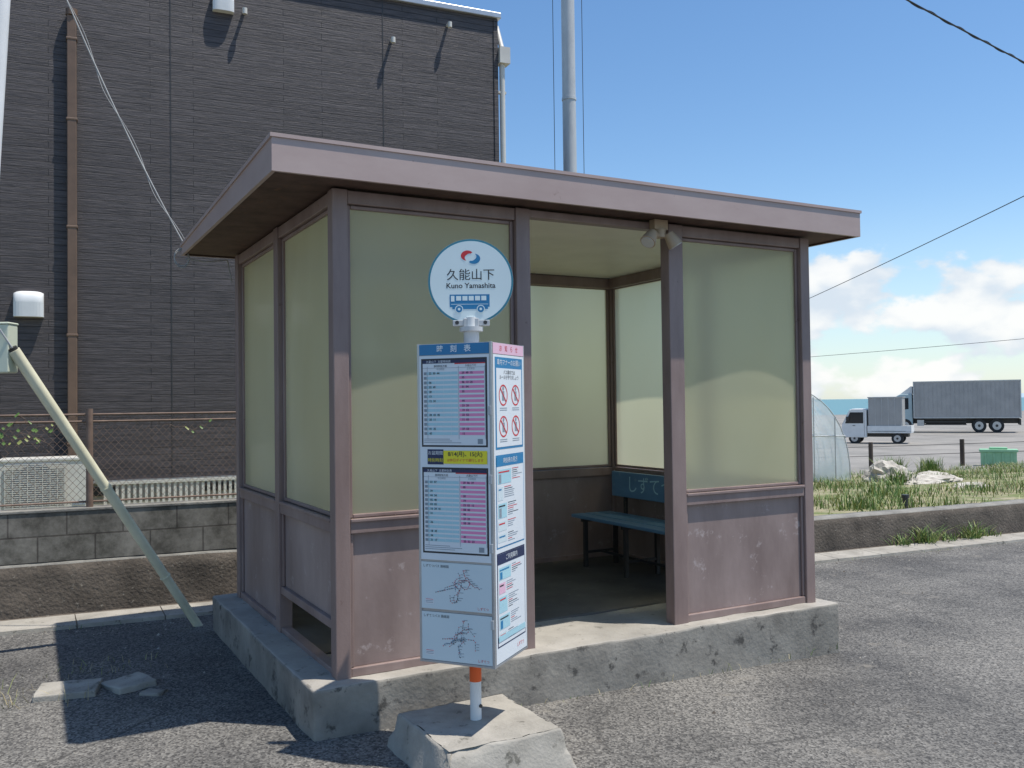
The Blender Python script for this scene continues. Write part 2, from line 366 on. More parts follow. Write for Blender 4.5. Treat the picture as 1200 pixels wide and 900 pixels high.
mb.build(loc=(KO[0],KO[1],0),rot=KA,recalc=False,merge=.001)
mb=MB('sea'); Z=-4.2
mb.face([(-30000,60,Z),(30000,-3000,Z),(30000,30000,Z),(-30000,30000,Z)],'sea')
mb.build(recalc=False)
mb=MB('distant_hills')
r_=Vector((.876,-.482,0)); f_=Vector((.482,.876,0)); CAM=Vector((-1.381,-4.352,1.6)); C2=Vector((-1.381,-4.352,0))
pr_=None
for i in range(61):
    lat=4500+i*120; hh=(150*sst(0,22,i)+60*noise.noise(Vector((i*.13,0,0)))*sst(0,15,i))*1.0+2
    p=C2+f_*9000+r_*lat
    cur=(Vector((p.x,p.y,-5)),Vector((p.x,p.y,max(hh,0)))+f_*300)
    if pr_: mb.face([pr_[0],cur[0],cur[1],pr_[1]],'hill',True)
    pr_=cur
mb.build(recalc=False)

mb=MB('concrete_block_wall'); mb.box((-14,.46,.425),(4.6,.6,.805),'blocks'); mb.box((-14,.452,.806),(4.6,.608,.83),'wtop')
mb.build(loc=(KO[0],KO[1],0),rot=KA,bevel=.006)
fe=empty('wire_mesh_fence',(*K(0,.53),.83),KA)
mb=MB('mesh_wires')
z0,z1=.85,1.56; h=z1-z0
u=-3.4
while u<3.2:
    mb.cyl((u,0,z0),(u+h*.9,0,z1),.0016,'rustwire',n=3,caps=False); mb.cyl((u+h*.9,.004,z0),(u,.004,z1),.0016,'rustwire',n=3,caps=False); u+=.055
o=mb.build(loc=(*K(0,.53),0),rot=KA); attach(o,fe)
mb=MB('posts_and_rails')
for u in (-3.3,-1.4,.56,2.45,4.3):
    mb.cyl((u,-.03,.8),(u,-.03,1.60),.026,'rustwire',n=10)
for z in (1.555,1.50,.87): mb.cyl((-3.4,.0,z),(4.4,.0,z),.008,'rustwire',n=6)
o=mb.build(loc=(*K(0,.53),0),rot=KA); attach(o,fe)
mb=MB('climbing_vine')
random.seed(3)
for st,dr in ((-.15,1),(-.05,1),(.02,1),(-.2,1),(1.1,1)):
    p=Vector((st,-.02,random.uniform(1.36,1.5)))
    pts=[p.copy()]
    for i in range(9):
        p=p+Vector((random.uniform(.01,.05)*dr,random.uniform(-.008,.008),random.uniform(-.05,.05))); p.z=min(max(p.z,1.25),1.60)
        pts.append(p.copy())
        for _ in range(2):
            if random.random()<.45:
                q=p+Vector((random.uniform(-.03,.03),-.02,random.uniform(-.03,.02))); s_=random.uniform(.010,.020)
                t=random.uniform(-.6,.6)
                mb.face([q+Vector((-s_,.005,s_*t)),q+Vector((s_*t,-.008,-s_)),q+Vector((s_,.0,-s_*t)),q+Vector((-s_*t,.008,s_))],random.choice(['g1','g1','g2']))
    mb.tube(pts,.0025,'brown',4)
mb.build(loc=(*K(0,.53),0),rot=KA,recalc=False)

# ---------------------------------------------------------------- house
HA=(-1.077,6.778); HR=R(-5)
he=empty('dark_sided_house',(*HA,0),HR)
def H(mb,**kw):
    o=mb.build(loc=(*HA,0),rot=HR,**kw); attach(o,he); return o
mb=MB('walls'); 
mb.box((-7,0,.78),(5.41,7,6.80),'siding'); H(mb)
mb=MB('foundation'); mb.box((-6.98,.03,.2),(5.39,6.9,.779),'found')
for i in range(5): mb.box((-1.0+i*1.3,.02,.62),(-.6+i*1.3,.05,.72),'dark')
H(mb)
mb=MB('roof_trim'); mb.box((-7.04,-.05,6.802),(5.46,7.05,6.88),'alu'); H(mb,bevel=.01)
mb=MB('corner_trim')
for x in (1.27,3.82): mb.box((x-.006,-.004,.8),(x+.006,.0,6.79),'dark')
mb.box((5.36,-.012,.79),(5.42,.05,6.795),'siding'); mb.box((-7,-.02,.765),(5.41,.0,.79),'alu'); H(mb)
mb=MB('brown_downpipe'); mb.box((.19,-.10,.6),(.285,-.02,5.98),'brown'); mb.cyl((.237,-.06,5.98),(.237,-.06,6.05),.06,'brown')
for z in (1.2,2.4,3.6,4.8,5.7): mb.box((.18,-.105,z),(.295,0,z+.03),'brown')
H(mb,bevel=.008)
mb=MB('white_downpipe'); mb.cyl((5.49,.02,.4),(5.49,.02,6.2),.038,'acw'); mb.box((5.43,-.06,6.2),(5.58,.1,6.42),'acw')
for z in (1.5,3,4.5,5.8): mb.box((5.41,.0,z),(5.54,.06,z+.03),'acw')
mb.cyl((5.49,.02,6.42),(5.49,.2,6.78),.035,'acw'); H(mb)
def hood(x,z,w,k='acw'):
    n=12; hh=w*.98; d=w*.42
    prof=[(0,z-hh*.5),(-d*.92,z-hh*.5)]
    for i in range(n+1):
        t=i/n*math.pi/2; prof.append((-d*math.cos(t)**.6 if i<n else 0,z+hh*.05+hh*.45*math.sin(t)))
    m=10
    rows=[]
    for j in range(m+1):
        s_=j/m*2-1; sc=1-.25*abs(s_)**4
        rows.append([(x+s_*w/2,p[0]*sc,z+(p[1]-z)*(1-.16*abs(s_)**4 if p[1]>z else 1)) for p in prof])
    for A,B in zip(rows[:-1],rows[1:]):
        for i in range(len(prof)-1): hm.face([A[i],B[i],B[i+1],A[i+1]],k,i>1)
    hm.face(rows[0],k); hm.face(list(reversed(rows[-1])),k)
hm=MB('vent_hoods'); hood(-.19,2.75,.29,'white'); hood(1.86,6.42,.24,'white'); H(hm,merge=.0005)
mb=MB('wall_fittings')
for x,z in ((3.93,6.28),(2.1,6.35),(4.7,6.6)):
    mb.cyl((x,0,z),(x,-.10,z),.02,'acw'); mb.cyl((x,-.10,z+.01),(x,-.10,z-.06),.028,'acw')
H(mb)
ae=empty('air_conditioner_unit',(*HA,0),HR)
mb=MB('casing'); mb.box((-.42,-.68,.53),(.42,-.36,1.09),'acw'); mb.box((-.36,-.66,.40),(-.28,-.38,.53),'dark'); mb.box((.28,-.66,.40),(.36,-.38,.53),'dark'); mb.box((-.415,-.69,1.06),(.43,-.35,1.10),'acw')
o=mb.build(loc=(*HA,0),rot=HR,bevel=.012); attach(o,ae)
mb=MB('grille'); mb.cyl((-.08,-.682,.80),(-.08,-.686,.80),.235,'greyink',n=32)
for i in range(22): z=.57+i*.022; mb.box((-.36,-.70,z),(.2,-.692,z+.010),'acw')
for i in range(9): mb.box((-.36+i*.068,-.703,.57),(-.353+i*.068,-.70,1.04),'acw')
mb.box((.26,-.686,.6),(.38,-.682,.64),'greyink')
o=mb.build(loc=(*HA,0),rot=HR); attach(o,ae)
mb=MB('low_slatted_screen')
for i in range(60): mb.box((.55+i*.06,-.25,.5),(.58+i*.06,-.235,.76),'acw')
mb.box((.5,-.26,.76),(4.2,-.22,.79),'acw'); mb.box((.5,-.26,.49),(4.2,-.22,.52),'acw'); mb.build(loc=(*HA,0),rot=HR)

# ---------------------------------------------------------------- bus shelter
W,Dp=3.32,2.3; FZ=.24; TZ=2.69
sh=empty('bus_shelter',(W/2,Dp/2,0))
rough_box('concrete_base',(-.15,-.10,-.35),(W+.11,Dp+.12,FZ),.07,.008,'conc',parent=sh,freq=5,topk='floor',bev=.016)
mb=MB('interior_floor_shade'); mb.box((.082,.50,FZ-.05),(W-.082,Dp-.085,FZ+.012),'floor_shade'); mb.build(sh,bevel=.004)  # thin dark sheet painting interior shade, starts behind the sunlit strip
mb=MB('frame_posts')
for x in ((0,.08),(1.05,1.14),(2.12,2.23),(3.24,W)): mb.box((x[0],0,FZ-.02),(x[1],.085,TZ),'frame')
for x in ((0,.08),(1.6,1.68),(3.24,W)): mb.box((x[0],Dp-.08,FZ-.02),(x[1],Dp,TZ),'frame')
mb.box((0,1.1,FZ-.02),(.08,1.19,TZ),'frame'); mb.box((3.24,1.1,FZ-.02),(W,1.19,TZ),'frame')
mb.build(sh,bevel=.005)
rails=MB('frame_rails'); pans=MB('kick_panels'); gl=MB('frosted_windows')
def bay(org,ud,nd,s0,s1,vent=False,bow=.012):
    ud=Vector(ud); nd=Vector(nd); org=Vector(org)
    def T(p): return org+ud*p.x+nd*p.y+Vector((0,0,p.z))
    e=.002
    rails.box((s0+e,.008,TZ-.07),(s1-e,.075,TZ-.003),'frame',T)
    rails.box((s0+e,.006,.955),(s1-e,.078,1.025),'frame',T)
    rails.box((s0-.0+e,-.004,1.012),(s1-e,.02,1.03),'frame',T)
    for a,b in (((s0+e,.03,1.031),(s0+.022,.06,TZ-.073)),((s1-.022,.03,1.031),(s1-e,.06,TZ-.073))): rails.box(a,b,'frame',T)
    rails.box((s0+.024,.03,1.031),(s1-.024,.06,1.05),'frame',T); rails.box((s0+.024,.03,TZ-.092),(s1-.024,.06,TZ-.073),'frame',T)
    nu,nv=14,20
    ph=random.uniform(-.25,.25)
    flip=ud.cross(Vector((0,0,1))).dot(nd)>0
    def gp(i,j):
        s_=i/nu; t=j/nv
        bb=bow*math.sin(math.pi*s_)*math.sin(math.pi*t)*(1+ph*math.cos(math.pi*s_))+.003*noise.noise(Vector((s_*2+ph*9,t*2,org.x)))*math.sin(math.pi*s_)
        return T(Vector((s0+.01+(s1-s0-.02)*s_,.045-bb,1.04+(TZ-.08-1.04)*t)))
    for i in range(nu):
        for j in range(nv):
            q=[gp(i,j),gp(i+1,j),gp(i+1,j+1),gp(i,j+1)]
            gl.face(list(reversed(q)) if flip else q,'glass',True)
    zb=.47 if vent else FZ
    rails.box((s0+e,.01,zb),(s1-e,.072,zb+.045),'frame',T)
    pans.box((s0+e,.034,zb+.047),(s1-e,.05,.953),'panel',T)
    for a,b in ((s0+e,s0+.02),(s1-.02,s1-e)): rails.box((a,.018,zb+.047),(b,.033,.953),'frame',T)
    if vent: rails.box((s0+e,.012,FZ),(s1-e,.07,FZ+.03),'frame',T)
bay((0,0,0),(1,0,0),(0,1,0),.08,1.05,bow=.022); bay((0,0,0),(1,0,0),(0,1,0),2.23,3.24,bow=.028)
bay((0,Dp,0),(1,0,0),(0,-1,0),.08,1.6); bay((0,Dp,0),(1,0,0),(0,-1,0),1.68,3.24)
bay((0,0,0),(0,1,0),(1,0,0),.085,1.1,True); bay((0,0,0),(0,1,0),(1,0,0),1.19,Dp-.08)
bay((W,0,0),(0,1,0),(-1,0,0),.085,1.1,True); bay((W,0,0),(0,1,0),(-1,0,0),1.19,Dp-.08)
rails.box((1.142,.008,TZ-.045),(2.118,.075,TZ-.003),'frame')
rails.box((.085,Dp-.13,TZ-.09),(3.235,Dp-.081,TZ-.004),'frame'); rails.box((3.19,.09,TZ-.09),(3.238,Dp-.135,TZ-.004),'frame')
rails.build(sh,bevel=.004); pans.build(sh); gl.build(sh,recalc=False,merge=.0003)
mb=MB('ceiling'); mb.box((.09,.09,TZ-.002),(W-.09,Dp-.14,TZ+.006),'ceiling'); mb.build(sh)
mb=MB('roof')
x0,x1,y0,y1=-.35,W+.27,-.2,Dp+.13
vs=[(x0,y0,TZ),(x1,y0,TZ),(x1,y1,TZ),(x0,y1,TZ),(x0,y0,2.855),(x1,y0,2.855),(x1,y1,2.76),(x0,y1,2.76)]
mb.raw(vs,[(0,1,5,4),(1,2,6,5),(2,3,7,6),(3,0,4,7),(4,5,6,7)],'fascia')
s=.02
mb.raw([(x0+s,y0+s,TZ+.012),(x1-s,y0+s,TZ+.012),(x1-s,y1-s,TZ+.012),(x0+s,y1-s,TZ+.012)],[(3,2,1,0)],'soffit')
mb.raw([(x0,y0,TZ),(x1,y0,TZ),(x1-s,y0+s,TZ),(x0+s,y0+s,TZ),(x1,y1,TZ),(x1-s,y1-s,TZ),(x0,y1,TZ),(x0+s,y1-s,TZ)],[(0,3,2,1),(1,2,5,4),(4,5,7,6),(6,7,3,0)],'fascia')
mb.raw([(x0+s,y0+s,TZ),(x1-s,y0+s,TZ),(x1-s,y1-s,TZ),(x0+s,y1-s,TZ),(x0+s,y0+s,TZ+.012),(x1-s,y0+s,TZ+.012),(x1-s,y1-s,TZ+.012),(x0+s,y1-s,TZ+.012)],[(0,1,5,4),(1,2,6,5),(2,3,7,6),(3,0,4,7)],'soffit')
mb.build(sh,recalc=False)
mb=MB('roof_edge_trim')
mb.box((x0-.008,y0-.008,2.848),(x1+.008,y0+.004,2.866),'fascia')
for xx in (x0-.008,x1-.004):
    mb.raw([(xx,y0+.005,2.846),(xx+.012,y0+.005,2.846),(xx+.012,y1,2.751),(xx,y1,2.751),(xx,y0+.005,2.866),(xx+.012,y0+.005,2.866),(xx+.012,y1,2.771),(xx,y1,2.771)],[(0,3,2,1),(4,5,6,7),(0,1,5,4),(1,2,6,5),(2,3,7,6),(3,0,4,7)],'fascia')
mb.build(sh)
mb=MB('sensor_light')
cx,cy=2.03,-.03
mb.box((cx-.05,-.045,TZ-.05),(cx+.05,.006,TZ+.008),'tan')
mb.cyl((cx,cy,TZ-.05),(cx,cy,TZ-.10),.035,'tan')
for dx in (-.09,.06):
    c=Vector((cx+dx,cy-.03,TZ-.10)); d=Vector((dx*5,-.15,-.55)).normalized()
    mb.cyl((cx,cy,TZ-.08),c,.016,'tan'); mb.cyl(c-d*.03,c+d*.055,.03,'tan',r1=.048,n=20); mb.cyl(c+d*.0555,c+d*.06,.04,'acw',n=20)
mb.build(sh)
be=empty('bench',(2.9,1.3,FZ))
mb=MB('seat')
for i in range(3): mb.box((2.67+i*.135,.55,.645),(2.79+i*.135,2.02,.672),'bench')
mb.build(be,bevel=.005)
mb=MB('backrest'); mb.box((3.085,.55,.80),(3.11,2.02,1.01),'bench'); mb.build(be,bevel=.006)
mb=MB('legs')
for y in (.72,1.30,1.86):
    mb.box((2.68,y,.62),(3.12,y+.03,.644),'dark'); mb.box((2.70,y,FZ),(2.73,y+.03,.62),'dark'); mb.box((3.00,y,FZ),(3.03,y+.03,.62),'dark')
    mb.box((3.112,y,.62),(3.135,y+.03,.99),'dark'); mb.box((2.73,y+.005,.36),(3.0,y+.025,.38),'dark')
mb.box((2.85,.73,.362),(2.87,1.88,.378),'dark'); mb.build(be)
text('しずてつ',.15,(3.083,1.50,.905),(0,-1,0),(-1,0,0),'cyan',be,name='bench_lettering')

# ---------------------------------------------------------------- bus stop sign
bs=empty('bus_stop_sign',(.461,-.618,0))
C0=Vector((.461,-.618,0)); a1=Vector((math.cos(R(38)),math.sin(R(38)),0)); a2=Vector((-a1.y,a1.x,0)); hw=.185
o=rough_box('concrete_foot',(C0.x-.345,C0.y-.37,-.08),(C0.x+.345,C0.y+.34,.155),.04,.007,'conc_light',taper=.2,parent=bs,freq=8,bev=.012,chips=3)
mb=MB('pole')
mb.cyl(C0+Vector((0,0,.1)),C0+Vector((0,0,2.0)),.026,'white',n=20)
mb.cyl(C0+Vector((0,0,.33)),C0+Vector((0,0,.405)),.0275,'orange',n=20)
mb.cyl(C0+Vector((0,0,1.87)),C0+Vector((0,0,1.935)),.036,'galv',n=20); mb.cyl(C0+Vector((0,0,1.935)),C0+Vector((0,0,1.955)),.055,'galv',n=20)
mb.cyl(C0+Vector((.010,-.02,.22)),C0+Vector((.013,-.03,.22)),.008,'dark'); mb.build(bs)
ZB,ZT=.45,1.872
def BT(p): return C0+a1*p.x+a2*p.y+Vector((0,0,p.z))
mb=MB('timetable_box')
mb.box((-hw+.004,-hw+.004,ZB+.004),(hw-.004,hw-.004,ZT-.004),'alu',BT)
e=.012
for sx in (-1,1):
    for sy in (-1,1): mb.box((sx*hw,sy*hw,ZB),(sx*(hw-e),sy*(hw-e),ZT),'alu',BT)
for z in (ZB,ZT-.012,ZB+.455,ZB+.235):
    for sy in (-1,1): mb.box((-hw+e,sy*hw*.999,z),(hw-e,sy*(hw-.003),z+.01),'alu',BT)
    for sx in (-1,1): mb.box((sx*hw*.999,-hw+e,z),(sx*(hw-.003),hw-e,z+.01),'alu',BT)
for z in (.62,.95,1.25,1.55): mb.box((-hw-.004,-hw+.004,z),(-hw+.004,-hw+.018,z+.04),'galv',BT)
mb.build(bs,bevel=.002)
pr=MB('printed_panels')
class Face:
    def __init__(s,org,u,n): s.o=Vector(org); s.u=Vector(u); s.n=Vector(n)
    def P(s,x,y,l): return s.o+s.u*x-Vector((0,0,y))+s.n*(l*.0007)
    def q(s,x0,y0,x1,y1,k,l=1): pr.face([s.P(x0,y1,l),s.P(x1,y1,l),s.P(x1,y0,l),s.P(x0,y0,l)],k)
    def seg(s,x0,y0,x1,y1,w,k,l):
        dx,dy=x1-x0,y1-y0; L_=math.hypot(dx,dy) or 1; nx,ny=-dy/L_*w,dx/L_*w
        pr.face([s.P(x0+nx,y0+ny,l),s.P(x1+nx,y1+ny,l),s.P(x1-nx,y1-ny,l),s.P(x0-nx,y0-ny,l)],k)
    def t(s,body,size,x,y,k,l=3,**kw): text(body,size,s.P(x,y,l),s.u,s.n,k,bs,name='printed_text',**kw)
    def disc(s,x,y,r,k,l,n=20,r0=0,a0=0,a1_=2*math.pi):
        pts=[(x+r*math.cos(a0+(a1_-a0)*i/n),y+r*math.sin(a0+(a1_-a0)*i/n)) for i in range(n+1)]
        if r0:
            for i in range(n):
                aa=[a0+(a1_-a0)*j/n for j in (i,i+1)]
                pr.face([s.P(x+r0*math.cos(aa[0]),y+r0*math.sin(aa[0]),l),s.P(*pts[i],l),s.P(*pts[i+1],l),s.P(x+r0*math.cos(aa[1]),y+r0*math.sin(aa[1]),l)],k)
        else: pr.face([s.P(*p,l) for p in pts[:n]],k)
L=C0-a1*hw+a2*hw+Vector((0,0,ZT)); Nn=C0-a1*hw-a2*hw+Vector((0,0,ZT))
F1=Face(L-a1*.0002,-a2,-a1); F2=Face(Nn-a2*.0002,a1,-a2)
F3=Face(C0+a1*hw+a2*hw+Vector((0,0,ZT)),-a1,a2); F4=Face(C0+a1*hw-a2*hw+Vector((0,0,ZT)),a2,a1)
rnd=random.Random(5)
def timetable(F,y0,y1):
    F.q(.022,y0,.348,y1,'ink',2); F.q(.030,y0+.008,.340,y1-.008,'paper',3)
    F.q(.030,y0+.008,.340,y0+.022,'navy',4); F.q(.19,y0+.022,.340,y0+.027,'red',4)
    F.t('久能山下  主要時刻表',.013,.11,y0+.015,'paper',5)
    F.t('静岡駅前方面',.011,.12,y0+.035,'ink',5); F.t('久能山下行',.011,.27,y0+.035,'ink',5)
    F.t('平日時刻',.010,.12,y0+.049,'greyink',5); F.t('土日祝日',.010,.27,y0+.049,'greyink',5)
    n=14; ys=y0+.06; hh=(y1-.045-ys)/n
    for i in range(n):
        ya=ys+i*hh
        F.q(.036,ya,.205,ya+hh*.60,'cyan' ,4)
        F.q(.213,ya,.334,ya+hh*.60,'pink',4); 
        F.q(.036,ya,.050,ya+hh*.60,'greyink',5)
        for side in (.062,.226):
            k=rnd.choice([1,1,2,2,3])
            if rnd.random()<.85: F.t('  '.join('%02d'%rnd.randint(0,59) for _ in range(k)),.013,side,ya+hh*.3,'ink' if side<.1 else 'navy',6,align='LEFT',bold=.0002)
    for x in (.053,.209,.338): F.q(x,y0+.035,x+.0015,y1-.035,'greyink',5)
    for x in (.095,.135,.172): F.q(x,y0+.058,x+.001,y1-.04,'paper',5)
    F.q(.03,y0+.042,.34,y0+.0432,'greyink',5)
    for j in range(3): F.q(.034,y1-.036+j*.008,.034+rnd.uniform(.12,.2),y1-.0335+j*.008,'greyink',4)
    F.q(.30,y1-.036,.325,y1-.014,'greyink',4)
for F in (F1,F3):
    F.q(.012,.004,.358,.052,'blue',1); F.t('時　刻　表',.034,.185,.028,'paper',2,bold=.0006)
    F.q(.012,.055,.358,.965,'paper',1)
    timetable(F,.068,.462); timetable(F,.553,.935)
    F.q(.05,.473,.13,.54,'navy',3); F.t('お盆期間',.019,.090,.49,'paper',4); F.t('特別時刻',.019,.090,.522,'yellow',4)
    F.q(.131,.478,.345,.536,'yellow',5)
    F.t('8/14(月)、15(火)',.024,.238,.494,'ink',6,bold=.0004); F.t('は休日ダイヤで運行します',.015,.238,.521,'red',6)
    for y0,y1 in ((.975,1.182),(1.196,1.408)):
        F.q(.012,y0,.358,y1,'map',1)
        cy_=(y0+y1)/2
        for br in range(12):
            x,y=.20+rnd.uniform(-.02,.02),cy_+rnd.uniform(-.03,.03); ang=br/12*6.28+rnd.uniform(-.3,.3); col=rnd.choice(['greyink','greyink','greyink','blue','red','greyink'])
            for _ in range(rnd.randint(4,10)):
                if rnd.random()<.35: ang+=rnd.choice([-.78,.78])
                xn=min(max(x+math.cos(ang)*.012,.04),.325); yn=min(max(y+math.sin(ang)*.012,y0+.03),y1-.022)
                F.seg(x,y,xn,yn,.0007,col,2); x,y=xn,yn
                F.disc(x,y,.0022,rnd.choice(['red','ink','greyink']),3,n=8)
                if rnd.random()<.5: F.q(x+.005,y-.005,x+.005+rnd.uniform(.008,.02),y-.0028,'greyink',3)
        F.t('しずてつバス 路線図',.014,.085,y0+.018,'ink',2)
        F.q(.03,y1-.045,.075,y1-.02,'paper',2); 
        for j in range(3): F.q(.033,y1-.042+j*.007,.07,y1-.040+j*.007,'red' if j==0 else 'greyink',3)
        F.t('しずてつ',.014,.315,y1-.014,'red',2)
for F in (F2,F4):
    F.q(.012,.004,.358,.052,'lpink',1); F.t('お　知　ら　せ',.03,.185,.028,'red',2)
    F.q(.012,.055,.358,1.408,'paper',1)
    F.q(.03,.066,.34,.475,'blue',2); F.q(.042,.115,.328,.465,'paper',3); F.t('車内マナーのお願い',.03,.185,.09,'paper',3)
    F.t('バス車内では\nルールを守りましょう',.022,.185,.145,'ink',4)
    for i,(x,y) in enumerate(((.115,.235),(.255,.235),(.115,.375),(.255,.375))):
        F.disc(x,y,.048,'red',4,r0=.041); F.q(x-.012,y-.018,x+.012,y+.024,'greyink',4); F.disc(x,y-.03,.009,'greyink',4)
        F.seg(x-.032,y-.031,x+.032,y+.031,.0035,'red',5)
        for j in range(2): F.q(x-.04,y+.056+j*.009,x+.04,y+.059+j*.009,'greyink',4)
    for yy,kc_ in ((.50,'blue'),(.93,'navy')):
        F.q(.028,yy,.342,yy+.41,kc_,2); F.q(.034,yy+.006,.336,yy+.404,'paper',3)
        F.q(.034,yy+.006,.336,yy+.05,kc_,4); F.t('時刻表の見方' if kc_=='blue' else 'ご利用案内',.027,.185,yy+.028,'paper',5)
        y=yy+.065
        while y<yy+.36:
            hgt=rnd.uniform(.03,.075); sp_=rnd.uniform(.1,.22)
            F.q(.045,y,sp_,min(y+hgt,yy+.385),rnd.choice(['cyan','map','map','cyan','lpink']),4)
            F.q(.052,y+.008,sp_-.02,y+.014,rnd.choice(['blue','red','ink']),5)
            if sp_>.14: F.q(.056,y+.02,.08,min(y+hgt-.004,yy+.38),rnd.choice(['blue','greyink']),5)
            for j in range(int(hgt/.009)): F.q(sp_+.012,y+j*.009,min(sp_+rnd.uniform(.05,.13),.325),y+.0028+j*.009,rnd.choice(['greyink','ink','greyink','greyink','red']),4)
            y+=hgt+.014
    F.q(.034,1.29,.336,1.315,'cyan',6)
    F.t('しずてつ',.02,.28,1.375,'red',3)
nv=Vector((-.47,-.883,0)).normalized(); uv=Vector((-nv.y,nv.x,0)).normalized()
if uv.dot(Vector((.876,-.482,0)))<0: uv=-uv
SC=C0+Vector((0,0,2.165))
rm=MB('round_sign_plate'); rm.cyl(SC+nv*.012,SC-nv*.012,.197,'galv',n=64)
ST=lambda p: SC+uv*p.x+nv*p.y+Vector((0,0,p.z))
rm.box((-.035,-.02,-.23),(.035,.02,-.17),'galv',ST); rm.box((-.085,-.016,-.205),(.085,.016,-.178),'galv',ST)
for x in (-.065,.065): rm.cyl(ST(Vector((x,.02,-.19))),ST(Vector((x,-.02,-.19))),.009,'dark')
rm.build(bs,bevel=.003)
for sg in (1,-1):
    F=Face(SC+nv*(.0125*sg),uv*sg,nv*sg)
    F.disc(0,0,.196,'ring',1,n=64); F.disc(0,0,.1875,'signwhite',2,n=64)
    F.t('久能山下',.056,0,-.028,'ink',3,bold=.0002); F.t('Kuno Yamashita',.034,0,.020,'ink',3,sx=1.02,bold=.0005)
    def arc(cx,cy,r,a0,a1_,w,k):
        n=16; 
        for i in range(n):
            t0=i/n; t1=(i+1)/n; A=a0+(a1_-a0)*t0; B=a0+(a1_-a0)*t1
            w0=w*math.sin(math.pi*(.12+.88*t0))+.001; w1=w*math.sin(math.pi*(.12+.88*t1))+.001
            pr.face([F.P(cx+(r-w0)*math.cos(A)*1.25,cy+(r-w0)*math.sin(A),3),F.P(cx+(r+w0*.3)*math.cos(A)*1.25,cy+(r+w0*.3)*math.sin(A),3),F.P(cx+(r+w1*.3)*math.cos(B)*1.25,cy+(r+w1*.3)*math.sin(B),3),F.P(cx+(r-w1)*math.cos(B)*1.25,cy+(r-w1)*math.sin(B),3)],k)
    arc(-.012,-.118,.022,math.pi*1.75,math.pi*.6,.014,'red'); arc(.013,-.107,.022,math.pi*.75,-math.pi*.4,.014,'blue')
    F.q(-.098,.060,.086,.118,'blue',3); F.q(-.086,.118,.078,.128,'blue',3)
    F.q(-.092,.066,-.076,.092,'signwhite',4)
    for i in range(5): F.q(-.068+i*.029,.067,-.045+i*.029,.088,'signwhite',4)
    F.q(-.092,.104,.08,.106,'signwhite',4)
    for x in (-.055,.045): F.disc(x,.128,.019,'signwhite',5); F.disc(x,.128,.015,'blue',6); F.disc(x,.128,.006,'signwhite',7)
pr.build(bs,recalc=False)

# ---------------------------------------------------------------- left poles
pb=C2+f_*5.6+r_*-3.445
ue=empty('utility_pole',tuple(pb))
mb=MB('pole_shaft'); mb.cyl(pb,pb+r_*.52+Vector((0,0,8.5)),.06,'white',n=24); mb.build(ue)
mb=MB('junction_box'); bx=C2+f_*5.62+r_*-3.20
UT=lambda p:bx+r_*p.x+f_*p.y+Vector((0,0,p.z))
mb.box((-.09,-.05,1.83),(.08,.06,2.13),'mint',UT); mb.box((-.095,-.055,2.13),(.085,.065,2.145),'mint',UT)
mb.box((-.20,-.02,1.9),(-.09,.02,1.94),'galv',UT); mb.build(ue,bevel=.008)
mb=MB('guy_wire_guard')
p0=Vector((-.19,2.60,-.05)); p1=Vector((-1.40,2.05,1.97)); d=(p1-p0).normalized()
mb.cyl(p0,p1,.031,'cream',r1=.036,n=20); mb.cyl(p1,p1+d*.02,.028,'black')
for t in (.22,.55): mb.cyl(p0+(p1-p0)*t,p0+(p1-p0)*t+d*.012,.037,'cream',n=20)
mb.cyl(p1,p1+d*1.2,.006,'galv',n=6); mb.build()
mb=MB('steel_antenna_pole')
q=C2+f_*16+r_*1.08
mb.cyl(q,q+Vector((0,0,14)),.125,'galv',n=24,r1=.115)
for z in (4,7,10): mb.cyl(q+Vector((0,0,z)),q+Vector((0,0,z+.05)),.13,'galv',n=24)
mb.build()
mb=MB('guy_cables'); 
for s_ in (-.27,.25):
    a=q+r_*s_; mb.cyl(a,a+Vector((0,0,14)),.006,'cable',n=5)
for z in (2,13.5): mb.cyl(q+r_*-.28+Vector((0,0,z)),q+r_*.26+Vector((0,0,z)),.012,'galv')
mb.build()
def line(name,a,b,sag,r,k,ext0=0,ext1=0,n=24,twist=0):
    a=Vector(a); b=Vector(b); d=b-a; a2_=a-d*ext0; b2_=b+d*ext1
    pts=[a2_.lerp(b2_,i/n)-Vector((0,0,sag*4*(i/n)*(1-i/n))) for i in range(n+1)]
    mb=MB(name); mb.tube(pts,r,k,6)
    if twist:
        m=n*10; pp=[]
        for i in range(m+1):
            t=i/m; p=a2_.lerp(b2_,t)-Vector((0,0,sag*4*t*(1-t))); ang=t*twist
            pp.append(p+Vector((math.cos(ang)*.02,0,math.sin(ang)*.02)))
        mb.tube(pp,r*.6,k,4)
    mb.build()
def wp(D,lat,z): 
    p=C2+f_*D+r_*lat; return (p.x,p.y,z)
line('power_line',wp(25,8.2,4.44),wp(15,8.5,5.0),.10,.008,'cable',.5,.8)
line('power_line',wp(60,19.6,4.6),wp(50,28.4,5.0),.2,.013,'cable',1,1)
line('power_line',wp(12,5.5,6.93),wp(14,7.96,6.95),.05,.013,'cable',1,1,twist=70)
line('service_cable',(-.33,2.35,2.74),wp(6.2,-3.12,4.75),.18,.005,'cable_grey',0,.6,twist=25)
mb=MB('service_cable_coil')
pts=[Vector((-.33+.05*math.cos(i*.5)-.02,2.40,2.68+.06*math.sin(i*.5)-.001*i)) for i in range(26)]
mb.tube(pts,.005,'cable_grey',5); mb.tube([Vector((-.33,2.37,2.66)),Vector((-.2,2.32,2.64)),Vector((-.05,2.31,2.66)),Vector((-.02,2.31,2.5))],.005,'cable_grey',5); mb.build()

